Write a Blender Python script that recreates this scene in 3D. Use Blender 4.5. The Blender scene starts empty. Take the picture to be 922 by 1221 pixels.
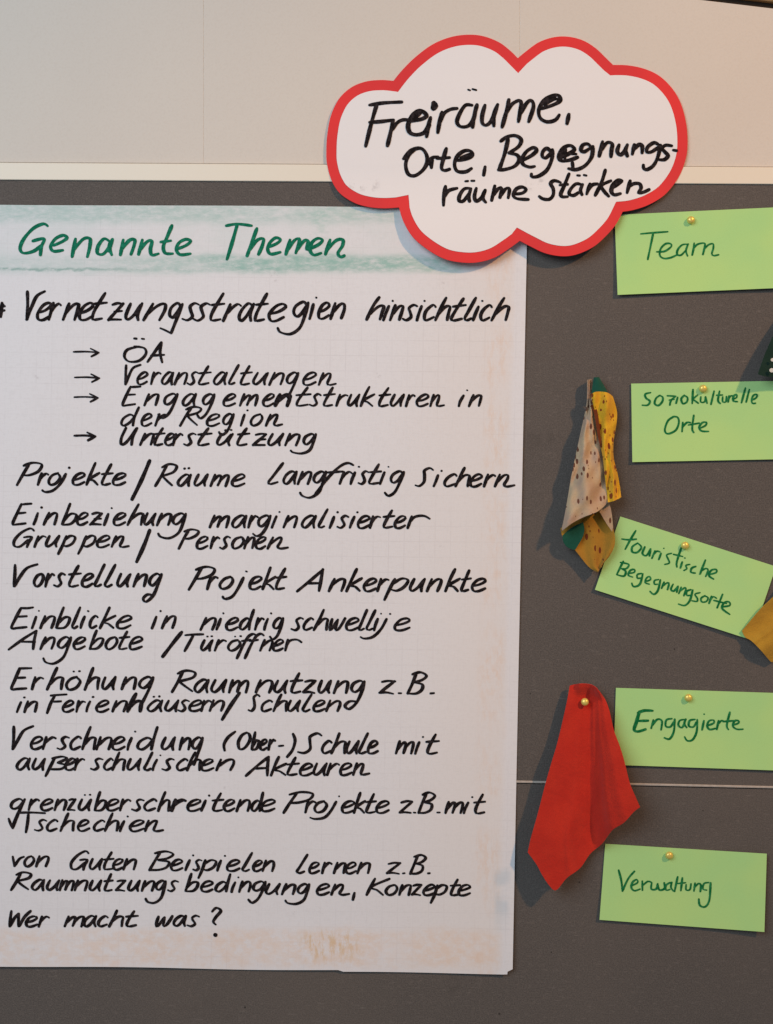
import bpy, bmesh, math, random
from mathutils import Vector
random.seed(11)
scene = bpy.context.scene
C = scene.collection

# ------------------------------------------------------------------ camera, world, lamps, exposure
K = 0.00104            # metres per photo pixel on the pin board
D = 1.6                # camera distance from the board
Z0 = 1.35              # height of the picture centre above the floor
cam = bpy.data.cameras.new('camera')
cam.sensor_fit = 'VERTICAL'
cam.angle = 2 * math.atan(610.5 * K / D)
cam.clip_start = 0.05
cam.clip_end = 100
cam_o = bpy.data.objects.new('camera', cam)
cam_o.location = (0, -D, Z0)
cam_o.rotation_euler = (math.radians(90), 0, 0)
C.objects.link(cam_o)
scene.camera = cam_o

world = bpy.data.worlds.new('World')
scene.world = world
world.use_nodes = True
bg = world.node_tree.nodes['Background']
bg.inputs[0].default_value = (0.80, 0.90, 1.0, 1)
bg.inputs[1].default_value = 0.15

def lamp(name, kind, loc, aim, energy, color, **kw):
    l = bpy.data.lights.new(name, kind)
    l.energy = energy
    l.color = color
    for a, b in kw.items():
        setattr(l, a, b)
    o = bpy.data.objects.new(name, l)
    o.location = loc
    o.rotation_euler = (Vector(aim) - Vector(loc)).to_track_quat('-Z', 'Y').to_euler()
    C.objects.link(o)
    return o
lamp('warm_lamp', 'SPOT', (2.9, -2.75, Z0 + 2.45), (0.30, 0, Z0 + 0.13), 460, (1.0, 0.535, 0.235),
     spot_size=math.radians(29), spot_blend=1.0, shadow_soft_size=0.12)
lamp('window_light', 'AREA', (-1.5, -2.4, Z0 + 1.25), (0, 0, Z0 + 0.15), 52, (0.80, 0.91, 1.0),
     shape='RECTANGLE', size=2.2, size_y=1.6)

scene.view_settings.view_transform = 'Standard'
scene.view_settings.look = 'None'
scene.view_settings.exposure = 0.10
scene.view_settings.gamma = 1.0

# ------------------------------------------------------------------ helpers
def P(px, py, d=0.0):
    """photo pixel -> point standing d metres in front of the board"""
    f = (D - d) / D
    return Vector(((px - 461) * K * f, -d, Z0 + (610.5 - py) * K * f))

def catmull(pts, step=1.0, closed=False):
    n = len(pts)
    if n == 2 and not closed:
        (x0, y0), (x1, y1) = pts
        m = max(2, int(math.hypot(x1 - x0, y1 - y0) / step))
        return [(x0 + (x1 - x0) * i / m, y0 + (y1 - y0) * i / m) for i in range(m + 1)]
    out = []
    segs = n if closed else n - 1
    for i in range(segs):
        if closed:
            p = [pts[(i + j) % n] for j in (-1, 0, 1, 2)]
        else:
            p = [pts[max(0, i - 1)], pts[i], pts[i + 1], pts[min(n - 1, i + 2)]]
        L = math.hypot(p[2][0] - p[1][0], p[2][1] - p[1][1])
        m = max(2, int(L / step))
        for j in range(m):
            t = j / m
            q = []
            for a in (0, 1):
                p0, p1, p2, p3 = p[0][a], p[1][a], p[2][a], p[3][a]
                q.append(0.5 * (2 * p1 + (p2 - p0) * t + (2 * p0 - 5 * p1 + 4 * p2 - p3) * t * t
                                + (3 * p1 - p0 - 3 * p2 + p3) * t ** 3))
            out.append(tuple(q))
    if not closed:
        out.append(pts[-1])
    return out

def link(name, me, mat, loc=(0, 0, 0), parent=None):
    o = bpy.data.objects.new(name, me)
    o.location = loc
    C.objects.link(o)
    if mat:
        me.materials.append(mat)
    if parent:
        o.parent = parent
    return o

def mesh_from(verts, faces, origin, smooth=True):
    me = bpy.data.meshes.new('mesh')
    me.from_pydata([tuple(Vector(v) - Vector(origin)) for v in verts], [], faces)
    me.update()
    if smooth:
        for p in me.polygons:
            p.use_smooth = True
    return me

def tag(o, label=None, cat=None, group=None, kind=None):
    if label: o['label'] = label
    if cat: o['category'] = cat
    if group: o['group'] = group
    if kind: o['kind'] = kind
    return o

def empty(name, loc):
    o = bpy.data.objects.new(name, None)
    o.empty_display_size = 0.02
    o.location = loc
    C.objects.link(o)
    return o

def solidify(o, t, offset=-1):
    m = o.modifiers.new('thickness', 'SOLIDIFY')
    m.thickness = t
    m.offset = offset
    e = o.modifiers.new('crisp_edge', 'EDGE_SPLIT')
    e.split_angle = math.radians(50)

def poly_len(pts):
    s = [0]
    for a, b in zip(pts, pts[1:]):
        s.append(s[-1] + math.hypot(b[0] - a[0], b[1] - a[1]))
    return s

def along(pts, n, smooth=True):
    if smooth and len(pts) > 2:
        pts = catmull(pts, 1.5)
    s = poly_len(pts)
    out = []
    j = 0
    for i in range(n + 1):
        t = s[-1] * i / n
        while j < len(s) - 2 and s[j + 1] < t:
            j += 1
        f = 0 if s[j + 1] == s[j] else (t - s[j]) / (s[j + 1] - s[j])
        f = max(0, min(1, f))
        out.append((pts[j][0] + (pts[j + 1][0] - pts[j][0]) * f, pts[j][1] + (pts[j + 1][1] - pts[j][1]) * f))
    return out

def coons(left, right, top, bottom, nu, nv, depth, origin, smooth=True):
    """patch between four edges in photo pixels; depth(u, v) in metres in front of the board"""
    Lf, Rt = along(left, nv, smooth), along(right, nv, smooth)
    Tp, Bt = along(top, nu, smooth), along(bottom, nu, smooth)
    V, F = [], []
    for j in range(nv + 1):
        v = j / nv
        for i in range(nu + 1):
            u = i / nu
            q = []
            for a in (0, 1):
                q.append((1 - u) * Lf[j][a] + u * Rt[j][a] + (1 - v) * Tp[i][a] + v * Bt[i][a]
                         - ((1 - u) * (1 - v) * Tp[0][a] + u * (1 - v) * Tp[nu][a] + (1 - u) * v * Bt[0][a] + u * v * Bt[nu][a]))
            V.append(P(q[0], q[1], depth(u, v)))
    for j in range(nv):
        for i in range(nu):
            a = j * (nu + 1) + i
            F.append((a, a + nu + 1, a + nu + 2, a + 1))
    return mesh_from(V, F, origin)

def sstep(a, b, x):
    t = max(0.0, min(1.0, (x - a) / (b - a)))
    return t * t * (3 - 2 * t)

# ------------------------------------------------------------------ node helper
class NB:
    def __init__(s, name, rough=0.8, spec=0.3):
        s.m = bpy.data.materials.new(name)
        s.m.use_nodes = True
        s.t = s.m.node_tree
        s.b = s.t.nodes['Principled BSDF']
        s.b.inputs['Roughness'].default_value = rough
        s.b.inputs['Specular IOR Level'].default_value = spec
        tc = s.t.nodes.new('ShaderNodeTexCoord')
        s.obj = tc.outputs['Object']
    def lk(s, a, sock):
        if hasattr(a, 'is_output'):
            s.t.links.new(a, sock)
        else:
            sock.default_value = a
    def math(s, op, a, b=0.0, clamp=False):
        n = s.t.nodes.new('ShaderNodeMath')
        n.operation = op
        n.use_clamp = clamp
        s.lk(a, n.inputs[0]); s.lk(b, n.inputs[1])
        return n.outputs[0]
    def add(s, a, b): return s.math('ADD', a, b)
    def sub(s, a, b): return s.math('SUBTRACT', a, b)
    def mul(s, a, b): return s.math('MULTIPLY', a, b)
    def step(s, x, lo, hi, a=0.0, b=1.0):
        n = s.t.nodes.new('ShaderNodeMapRange')
        n.interpolation_type = 'SMOOTHSTEP'
        s.lk(x, n.inputs[0])
        for i, v in enumerate((lo, hi, a, b)):
            s.lk(v, n.inputs[i + 1])
        return n.outputs[0]
    def band(s, x, a, b, soft):
        return s.mul(s.step(x, a - soft, a + soft), s.step(x, b - soft, b + soft, 1.0, 0.0))
    def xyz(s, v=None):
        n = s.t.nodes.new('ShaderNodeSeparateXYZ')
        s.t.links.new(v or s.obj, n.inputs[0])
        return n.outputs
    def map(s, scale, loc=(0, 0, 0), rot=(0, 0, 0)):
        n = s.t.nodes.new('ShaderNodeMapping')
        s.t.links.new(s.obj, n.inputs[0])
        n.inputs['Scale'].default_value = scale
        n.inputs['Location'].default_value = loc
        n.inputs['Rotation'].default_value = rot
        return n.outputs[0]
    def noise(s, scale, detail=3, vec=None, rough=0.55):
        n = s.t.nodes.new('ShaderNodeTexNoise')
        s.t.links.new(vec or s.obj, n.inputs['Vector'])
        n.inputs['Scale'].default_value = scale
        n.inputs['Detail'].default_value = detail
        n.inputs['Roughness'].default_value = rough
        return n.outputs[0]
    def voro(s, scale, vec=None):
        n = s.t.nodes.new('ShaderNodeTexVoronoi')
        s.t.links.new(vec or s.obj, n.inputs['Vector'])
        n.inputs['Scale'].default_value = scale
        return n.outputs['Distance'], n.outputs['Color']
    def mix(s, f, a, b):
        n = s.t.nodes.new('ShaderNodeMix')
        n.data_type = 'RGBA'
        s.lk(f, n.inputs[0])
        s.lk(a if hasattr(a, 'is_output') else (*a, 1), n.inputs[6])
        s.lk(b if hasattr(b, 'is_output') else (*b, 1), n.inputs[7])
        return n.outputs[2]
    def col(s, c):
        s.lk(c if hasattr(c, 'is_output') else (*c, 1), s.b.inputs['Base Color'])
        return s
    def bump(s, h, strength=0.3, dist=0.001):
        n = s.t.nodes.new('ShaderNodeBump')
        n.inputs['Strength'].default_value = strength
        n.inputs['Distance'].default_value = dist
        s.t.links.new(h, n.inputs['Height'])
        s.t.links.new(n.outputs[0], s.b.inputs['Normal'])
        return s

# ------------------------------------------------------------------ materials
def mat_wall():
    n = NB('cream_laminate', 0.65)
    f = n.noise(2.2, 3)
    g = n.noise(420, 2)
    c = n.mix(n.step(f, 0.3, 0.7), (0.675, 0.625, 0.565), (0.705, 0.655, 0.59))
    c = n.mix(n.mul(n.step(g, 0.45, 0.7), 0.16), c, (0.58, 0.52, 0.455))
    return n.col(c).bump(g, 0.2, 0.0008).m
def mat_rail():
    n = NB('cream_painted_rail', 0.45, 0.45)
    g = n.noise(260, 2)
    return n.col(n.mix(n.mul(g, 0.3), (0.84, 0.78, 0.66), (0.78, 0.72, 0.6))).bump(g, 0.05, 0.0004).m
def mat_felt():
    n = NB('grey_brown_felt', 0.97, 0.05)
    g = n.noise(620, 4)
    h = n.noise(150, 3, n.map((1, 1, 1)))
    big = n.noise(3.5, 3)
    c = n.mix(n.step(g, 0.32, 0.7), (0.096, 0.087, 0.082), (0.146, 0.132, 0.122))
    c = n.mix(n.mul(n.step(h, 0.55, 0.72), 0.35), c, (0.185, 0.162, 0.146))
    c = n.mix(n.mul(n.step(big, 0.42, 0.7), 0.25), c, (0.165, 0.14, 0.122))
    d, cc = n.voro(26)
    hole = n.mul(n.math('LESS_THAN', d, 0.035), n.step(n.noise(5, 1), 0.45, 0.5))
    c = n.mix(n.mul(hole, 0.75), c, (0.03, 0.027, 0.025))
    fib = n.noise(300, 3, n.map((0.25, 1, 1.2), rot=(0, 0.4, 0)))
    c = n.mix(n.mul(n.step(fib, 0.58, 0.72), 0.3), c, (0.23, 0.205, 0.19))
    scf = n.mul(n.step(n.noise(16, 4, n.map((0.5, 1, 1.6))), 0.6, 0.75), n.step(n.noise(120, 3), 0.4, 0.6))
    c = n.mix(n.mul(scf, 0.3), c, (0.075, 0.068, 0.063))
    n.b.inputs['Sheen Weight'].default_value = 0.08
    return n.col(c).bump(g, 0.5, 0.0012).m
def simple(name, c, rough=0.7, spec=0.3, metal=0.0, c2=None, scale=200, bump=0.1):
    n = NB(name, rough, spec)
    g = n.noise(scale, 3)
    n.col(n.mix(n.step(g, 0.35, 0.7), c, c2 or tuple(x * 0.86 for x in c)))
    n.b.inputs['Metallic'].default_value = metal
    return n.bump(g, bump, 0.0006).m
M_wall, M_rail, M_felt = mat_wall(), mat_rail(), mat_felt()
M_joint = simple('pale_metal_joint', (0.50, 0.45, 0.40), 0.45, 0.5)
M_wood = simple('brown_wood', (0.29, 0.19, 0.09), 0.6, 0.3, c2=(0.22, 0.14, 0.065), scale=90)
M_dark = simple('dark_gap', (0.03, 0.022, 0.017), 0.9, 0.1)
def mat_ink(name, c, c2):
    n = NB(name, 0.75, 0.08)
    g = n.noise(260, 3)
    return n.col(n.mix(n.step(g, 0.4, 0.72), c, c2)).m
M_ink = mat_ink('black_marker_ink', (0.008, 0.006, 0.007), (0.034, 0.027, 0.030))
M_head = mat_ink('green_marker_ink', (0.004, 0.150, 0.082), (0.016, 0.235, 0.14))
M_pen = mat_ink('dark_green_pen_ink', (0.004, 0.15, 0.042), (0.025, 0.25, 0.085))
M_gold = simple('brass_pin', (0.92, 0.74, 0.20), 0.34, 0.5, 0.35, c2=(0.88, 0.68, 0.16), scale=60, bump=0)
M_steel = simple('steel_needle', (0.5, 0.5, 0.5), 0.35, 0.5, 0.9, bump=0)
def mat_card(name, c):
    n = NB(name, 0.85, 0.2)
    g = n.noise(900, 3)
    f = n.noise(9, 2)
    a = n.mix(n.step(f, 0.35, 0.65), c, (c[0] * 1.14, c[1] * 1.03, c[2] * 0.95))
    a = n.mix(n.mul(n.step(g, 0.5, 0.75), 0.25), a, tuple(x * 0.8 for x in c))
    return n.col(a).bump(g, 0.15, 0.0004).m
M_card = mat_card('light_green_card', (0.435, 0.76, 0.30))
M_red = mat_card('red_card', (0.72, 0.05, 0.055))
def mat_white(origin):
    n = NB('white_card', 0.8, 0.25)
    g = n.noise(700, 3)
    x, y, z = n.xyz()
    px = n.add(n.mul(n.add(x, origin.x), 1 / K), 461)
    py = n.sub(610.5, n.mul(n.add(z, origin.z - Z0), 1 / K))
    c = n.mix(n.mul(n.step(g, 0.45, 0.75), 0.18), (0.85, 0.84, 0.855), (0.75, 0.735, 0.75))
    s = n.noise(140, 3)
    m = n.add(n.mul(n.band(px, 418, 450, 6), n.band(py, 216, 228, 4)), n.mul(n.band(px, 628, 650, 5), n.band(py, 213, 227, 5)))
    c = n.mix(n.mul(n.mul(m, n.step(s, 0.5, 0.66)), 0.45), c, (0.42, 0.40, 0.41))
    return n.col(c).bump(g, 0.08, 0.0004).m
def mat_paper(origin):
    n = NB('squared_flipchart_paper', 0.82, 0.25)
    x, y, z = n.xyz()
    px = n.add(n.mul(n.add(x, origin.x), 1 / K), 461)
    py = n.sub(610.5, n.mul(n.add(z, origin.z - Z0), 1 / K))
    lin = n.noise(520, 2, n.map((1, 1, 0.25)))
    lin2 = n.noise(520, 2, n.map((0.25, 1, 1)))
    c = n.mix(n.mul(n.step(n.add(lin, lin2), 0.9, 1.25), 0.22), (0.81, 0.815, 0.85), (0.69, 0.69, 0.715))
    # faint printed squares
    def grid(v, off):
        f = n.math('FRACT', n.mul(n.add(v, off), 1 / 18.4))
        return n.step(n.math('ABSOLUTE', n.sub(f, 0.5)), 0.455, 0.492)
    fade = n.step(n.noise(9, 2), 0.35, 0.75)
    gr = n.math('MAXIMUM', grid(n.add(px, n.mul(py, 0.018)), 500), grid(n.sub(py, n.mul(px, 0.01)), 500))
    c = n.mix(n.mul(n.mul(gr, fade), 0.22), c, (0.52, 0.50, 0.53))
    # pastel chalk rubbed round the heading
    st = n.noise(150, 6, n.map((0.45, 1, 1.2), rot=(0, 0.5, 0)), 0.72)
    sm = n.noise(24, 3, n.map((0.5, 1, 1.3)))
    bl = n.noise(26, 4, n.map((0.6, 1, 1.2)))
    wob = n.mul(n.sub(n.noise(14, 3), 0.5), 18)
    pyw = n.add(py, wob)
    top = n.mul(n.mul(n.band(pyw, 240, 266, 7), n.step(px, 465, 490, 1, 0)), n.mul(n.step(st, 0.2, 0.7), n.step(sm, 0.1, 0.5)))
    low = n.mul(n.mul(n.band(pyw, 305, 325, 5), n.step(px, 540, 575, 1, 0)), n.mul(n.step(st, 0.2, 0.68), n.step(sm, 0.1, 0.5)))
    low = n.mul(low, n.step(px, 60, 340, 0.4, 1.25))
    wash = n.mul(n.mul(n.band(py, 240, 328, 8), n.step(px, 470, 530, 1, 0)), n.step(bl, 0.32, 0.75, 0.10, 0.5))
    side = n.mul(n.mul(n.band(n.add(px, wob), 374, 392, 6), n.band(py, 245, 322, 8)), n.step(st, 0.42, 0.62))
    ln = n.mul(n.mul(n.band(n.add(py, n.mul(n.sub(n.noise(60, 4), 0.5), 9)), 320.5, 323.5, 1.5), n.step(px, 95, 190, 1.0, 0.15)), n.step(px, 440, 500, 1, 0))
    c = n.mix(n.mul(wash, 0.75), c, (0.56, 0.69, 0.67))
    c = n.mix(n.mul(top, 0.62), c, (0.33, 0.55, 0.50))
    c = n.mix(n.mul(low, 0.8), c, (0.33, 0.55, 0.50))
    c = n.mix(n.mul(side, 0.35), c, (0.40, 0.62, 0.56))
    c = n.mix(n.mul(n.mul(ln, n.step(st, 0.3, 0.55)), 0.7), c, (0.22, 0.40, 0.36))
    # orange pastel down the right margin and along the foot
    edge = n.sub(n.add(px, n.mul(n.sub(py, 292), 0.0201)), 628)        # px from the right edge (negative inside)
    ov = n.noise(95, 6, n.map((1.5, 1, 0.5)), 0.72)
    ob = n.noise(85, 6, n.map((0.8, 1, 1.1), rot=(0, 0.4, 0)), 0.72)
    os_ = n.noise(13, 3)
    eg = n.add(edge, wob)
    rm = n.mul(n.mul(n.band(eg, -46, -17, 7), n.step(py, 285, 320)), n.mul(n.step(ov, 0.40, 0.66), n.step(os_, 0.35, 0.62)))
    ft = n.mul(n.mul(n.band(n.add(py, wob), 1108, 1152, 7), n.step(edge, -22, -8, 1, 0)), n.mul(n.step(ob, 0.3, 0.64), n.step(os_, 0.28, 0.6, 0.35, 1.0)))
    wm = n.mul(n.step(eg, -190, -25), n.step(edge, -20, -10, 1, 0))
    c = n.mix(n.mul(wm, 0.22), c, (0.80, 0.70, 0.60))
    c = n.mix(n.mul(rm, 0.4), c, (0.80, 0.56, 0.40))
    c = n.mix(n.mul(ft, 0.5), c, (0.82, 0.60, 0.44))
    spot = n.mul(n.mul(n.band(n.add(py, wob), 1112, 1142, 8), n.band(n.add(px, wob), 360, 425, 16)), n.step(ov, 0.46, 0.6))
    c = n.mix(n.mul(spot, 0.55), c, (0.72, 0.48, 0.22))
    # bluish chalk by the lower right edge
    be = n.mul(n.mul(n.band(n.add(edge, wob), -22, -4, 4), n.band(n.add(py, wob), 1030, 1100, 25)), n.step(bl, 0.36, 0.6))
    c = n.mix(n.mul(be, 0.5), c, (0.52, 0.63, 0.72))
    # small grey scuffs
    sc = n.mul(n.step(n.noise(33, 4), 0.66, 0.74), n.step(n.noise(190, 3), 0.5, 0.62))
    c = n.mix(n.mul(sc, 0.35), c, (0.45, 0.42, 0.43))
    return n.col(c).bump(n.add(lin, lin2), 0.10, 0.0005).m
def mat_cloth(name, c, c2, weave=1200, specks=None, dots=None):
    n = NB(name, 0.95, 0.08)
    w = n.noise(weave, 2)
    f = n.noise(45, 3)
    col = n.mix(n.step(f, 0.35, 0.68), c, c2)
    col = n.mix(n.mul(n.step(w, 0.45, 0.72), 0.35), col, tuple(x * 0.7 for x in c))
    if specks:
        scale, sc, keep, size = specks
        d, cc = n.voro(scale, n.map((2.3, 0.0, 1.0), rot=(0, 0.6, 0)))
        r = n.t.nodes.new('ShaderNodeSeparateColor')
        n.t.links.new(cc, r.inputs[0])
        thr = n.mul(n.add(r.outputs[1], 0.45), size)
        d = n.add(d, n.mul(n.sub(n.noise(330, 2), 0.5), 0.14))
        m = n.mul(n.math('LESS_THAN', d, thr), n.math('LESS_THAN', r.outputs[0], keep))
        col = n.mix(n.mul(m, 0.92), col, sc)
    n.b.inputs['Sheen Weight'].default_value = 0.15
    return n.col(col).bump(n.add(w, n.mul(n.noise(170, 3), 1.6)), 0.55, 0.0009).m
M_redcloth = mat_cloth('red_cotton', (0.53, 0.030, 0.018), (0.58, 0.036, 0.020))
M_pale = mat_cloth('cloth_pale_back', (0.55, 0.41, 0.26), (0.48, 0.33, 0.24), specks=(105, (0.13, 0.035, 0.018), 0.55, 0.26))
M_yellow = mat_cloth('cloth_yellow_print', (0.78, 0.46, 0.025), (0.70, 0.38, 0.03), specks=(130, (0.20, 0.022, 0.010), 0.72, 0.36))
M_ochre = mat_cloth('cloth_ochre_print', (0.42, 0.22, 0.03), (0.38, 0.20, 0.03), specks=(95, (0.13, 0.02, 0.012), 0.42, 0.3))
M_green = mat_cloth('cloth_dark_green', (0.012, 0.085, 0.058), (0.016, 0.10, 0.066))
M_stitch = mat_cloth('brown_stitching', (0.14, 0.035, 0.012), (0.2, 0.05, 0.015))
M_mustard = mat_cloth('mustard_cotton', (0.52, 0.29, 0.035), (0.45, 0.245, 0.03))
M_black = mat_cloth('blackish_green_cotton', (0.012, 0.034, 0.025), (0.016, 0.042, 0.031))
M_dot = mat_cloth('white_dot_print', (0.75, 0.75, 0.70), (0.7, 0.7, 0.66))

# ------------------------------------------------------------------ the wall, the wooden edge and the pin board
def slab(quad, d_front, thick, origin):
    """flat plate with a photo-pixel outline, its front d_front in front of the board"""
    fr = [P(x, y, d_front) for x, y in quad]
    bk = [v + Vector((0, thick, 0)) for v in fr]
    n = len(quad)
    F = [tuple(range(n)), tuple(range(2 * n - 1, n - 1, -1))]
    for i in range(n):
        j = (i + 1) % n
        F.append((i, i + n, j + n, j))
    me = mesh_from(fr + bk, F, origin, False)
    bm = bmesh.new(); bm.from_mesh(me)
    bmesh.ops.recalc_face_normals(bm, faces=bm.faces)
    bm.to_mesh(me); bm.free()
    return me
def bevel(o, w, seg=2):
    m = o.modifiers.new('bevel', 'BEVEL')
    m.width = w
    m.segments = seg
    m.limit_method = 'ANGLE'

wo = P(461, 60, -0.012)
wall = tag(empty('panelled_wall', wo), 'cream panelled wall with thin vertical seams above the pin board', 'wall')
for q in ([(-260, -120), (242.75, -100), (242.75, 250), (-260, 250)],
          [(243.15, -100), (619.6, -60), (619.6, 250), (243.15, 250)],
          [(620.0, -26), (1180, 41), (1180, 250), (620.0, 250)]):
    o = link('wall_panel', slab(q, -0.001, 0.016, wo), M_wall, parent=wall)
    bevel(o, 0.0004)
o = link('seam_backing', slab([(-255, -90), (1170, 45), (1170, 245), (-255, 245)], -0.0014, 0.004, wo), simple('seam_putty', (0.74, 0.67, 0.59), 0.9), parent=wall)
bo = P(900, -20, -0.02)
beam = tag(empty('wooden_beam', bo), 'brown wooden edge with dark gap above the cream wall, upper right corner', 'beam')
o = link('wood_face', slab([(600, -36.5), (1190, 34), (1190, -160), (600, -160)], -0.006, 0.03, bo), M_wood, parent=beam)
bevel(o, 0.001)
link('shadow_gap', slab([(600, -29), (1190, 42), (1190, 35.5), (600, -35.2)], -0.012, 0.006, bo), M_dark, parent=beam)

po = P(461, 1000, 0)
board = tag(empty('pin_board', po), 'large grey-brown felt pin board with cream top rail and pale joint strip', 'pin board')
link('felt_panel', slab([(-260, 212.0), (1180, 220.5), (1180, 943.3), (-260, 911.6)], 0, 0.018, po), M_felt, parent=board)
link('felt_panel', slab([(-260, 915.4), (1180, 947.1), (1180, 1480), (-260, 1480)], 0, 0.018, po), M_felt, parent=board)
link('joint_gap', slab([(-260, 905), (1180, 937), (1180, 955), (-260, 923)], -0.003, 0.010, po), M_dark, parent=board)
o = link('joint_strip', slab([(-260, 911.5), (1180, 943.2), (1180, 946.0), (-260, 914.3)], 0.0012, 0.004, po), M_joint, parent=board)
bevel(o, 0.0008)
o = link('top_rail', slab([(-260, 192.2), (1180, 200.8), (1180, 221.0), (-260, 212.8)], 0.0022, 0.018, po), M_rail, parent=board)
bevel(o, 0.0010, 3)
link('rail_shadow_gap', slab([(-260, 191.6), (1180, 200.2), (1180, 202), (-260, 193.4)], -0.0006, 0.003, po), simple('rail_gap_shade', (0.36, 0.32, 0.27), 0.9), parent=board)  # darker strip, its colour stands in for shade in the gap over the rail

# ------------------------------------------------------------------ handwriting
def ribbons(strokes, zf, width, origin, name, mat, parent, seed=1, chisel=0.5, gx=5.5, gy=11):
    """one mesh per written word: strokes whose boxes lie close together belong to one word"""
    items = []
    for s in strokes:
        q = s[0] if isinstance(s, tuple) else s
        xs, ys = [p[0] for p in q], [p[1] for p in q]
        items.append([[min(xs), max(xs), min(ys), max(ys)], [s]])
    merged = True
    while merged:
        merged = False
        for i in range(len(items)):
            for j in range(i + 1, len(items)):
                a, b = items[i][0], items[j][0]
                if max(a[0], b[0]) - min(a[1], b[1]) < gx and max(a[2], b[2]) - min(a[3], b[3]) < gy:
                    items[i] = [[min(a[0], b[0]), max(a[1], b[1]), min(a[2], b[2]), max(a[3], b[3])], items[i][1] + items[j][1]]
                    del items[j]
                    merged = True
                    break
            if merged:
                break
    for k, (bb, st) in enumerate(items):
        ribbon_word(st, zf, width, origin, name, mat, parent, seed * 31 + k, chisel)

def ribbon_word(strokes, zf, width, origin, name, mat, parent, seed, chisel):
    """strokes: lists of photo-pixel points, optionally (points, width); each laid on the sheet zf(px, py)"""
    rnd = random.Random(seed)
    V, F = [], []
    cnt = 0
    def emit(pts, w, base):
        m = len(pts)
        if m < 2:
            return
        ph = rnd.random() * 6
        Lr = []
        tans = []
        for i in range(m):
            a, b = pts[max(0, i - 1)], pts[min(m - 1, i + 1)]
            dx, dy = b[0] - a[0], b[1] - a[1]
            l = math.hypot(dx, dy) or 1
            tans.append((dx / l, dy / l))
        for i in range(m):
            tx, ty = tans[i]
            ww = w * 0.5 * (1 - chisel / 2 + chisel * abs(ty * 0.9 - tx * 0.3)) * (1 + 0.10 * math.sin(ph + i * 0.27) + rnd.uniform(-0.035, 0.035)) * (0.78 + 0.22 * min(1.0, i / 3.0, (m - 1 - i) / 5.0 + 0.2))
            e = base + 8e-6 * i / m
            x, y = pts[i]
            idx = []
            for sgn in (1, -1):
                qx, qy = x - ty * ww * sgn, y + tx * ww * sgn
                idx.append(len(V)); V.append(P(qx, qy, zf(qx, qy) + e))
            Lr.append((idx[0], idx[1], ww, e))
        for i in range(m - 1):
            F.append((Lr[i][0], Lr[i][1], Lr[i + 1][1], Lr[i + 1][0]))
        for end, sg in ((0, -1), (m - 1, 1)):
            tx, ty = tans[end]
            ww, e = Lr[end][2], Lr[end][3]
            x, y = pts[end]
            ring = [Lr[end][0]]
            for k in range(1, 6):
                a = math.pi * k / 6
                c_, s_ = math.cos(a), math.sin(a)
                qx, qy = x - ty * ww * c_ + tx * ww * s_ * sg * 0.85, y + tx * ww * c_ + ty * ww * s_ * sg * 0.85
                ring.append(len(V)); V.append(P(qx, qy, zf(qx, qy) + e))
            ring.append(Lr[end][1])
            F.append(tuple(ring))
    for s in strokes:
        w = width
        if isinstance(s, tuple):
            s, w = s
        if len(s) == 1:
            x, y = s[0]
            s = [(x - 0.8, y), (x + 0.8, y + 0.3)]
        pts = catmull(s, 1.2)
        cnt += 1
        base = 0.00035 + (cnt % 9) * 1.6e-5
        run = [pts[0]]
        for i in range(1, len(pts)):
            run.append(pts[i])
            if 0 < i < len(pts) - 1:
                a = math.atan2(pts[i][1] - pts[i - 1][1], pts[i][0] - pts[i - 1][0])
                b = math.atan2(pts[i + 1][1] - pts[i][1], pts[i + 1][0] - pts[i][0])
                d = abs((b - a + math.pi) % (2 * math.pi) - math.pi)
                if d > 0.75:
                    emit(run, w, base)
                    base += 9e-6
                    run = [pts[i]]
        emit(run, w, base)
    return link(name, mesh_from(V, F, origin, False), mat, parent=parent)

def R(x0, y0, s, strokes):
    """strokes read off an enlargement: origin x0, y0 and scale s"""
    out = []
    for st in strokes:
        w = None
        if isinstance(st, tuple):
            st, w = st
        q = [(x0 + x / s, y0 + y / s) for x, y in st]
        out.append((q, w) if w else q)
    return out

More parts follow.
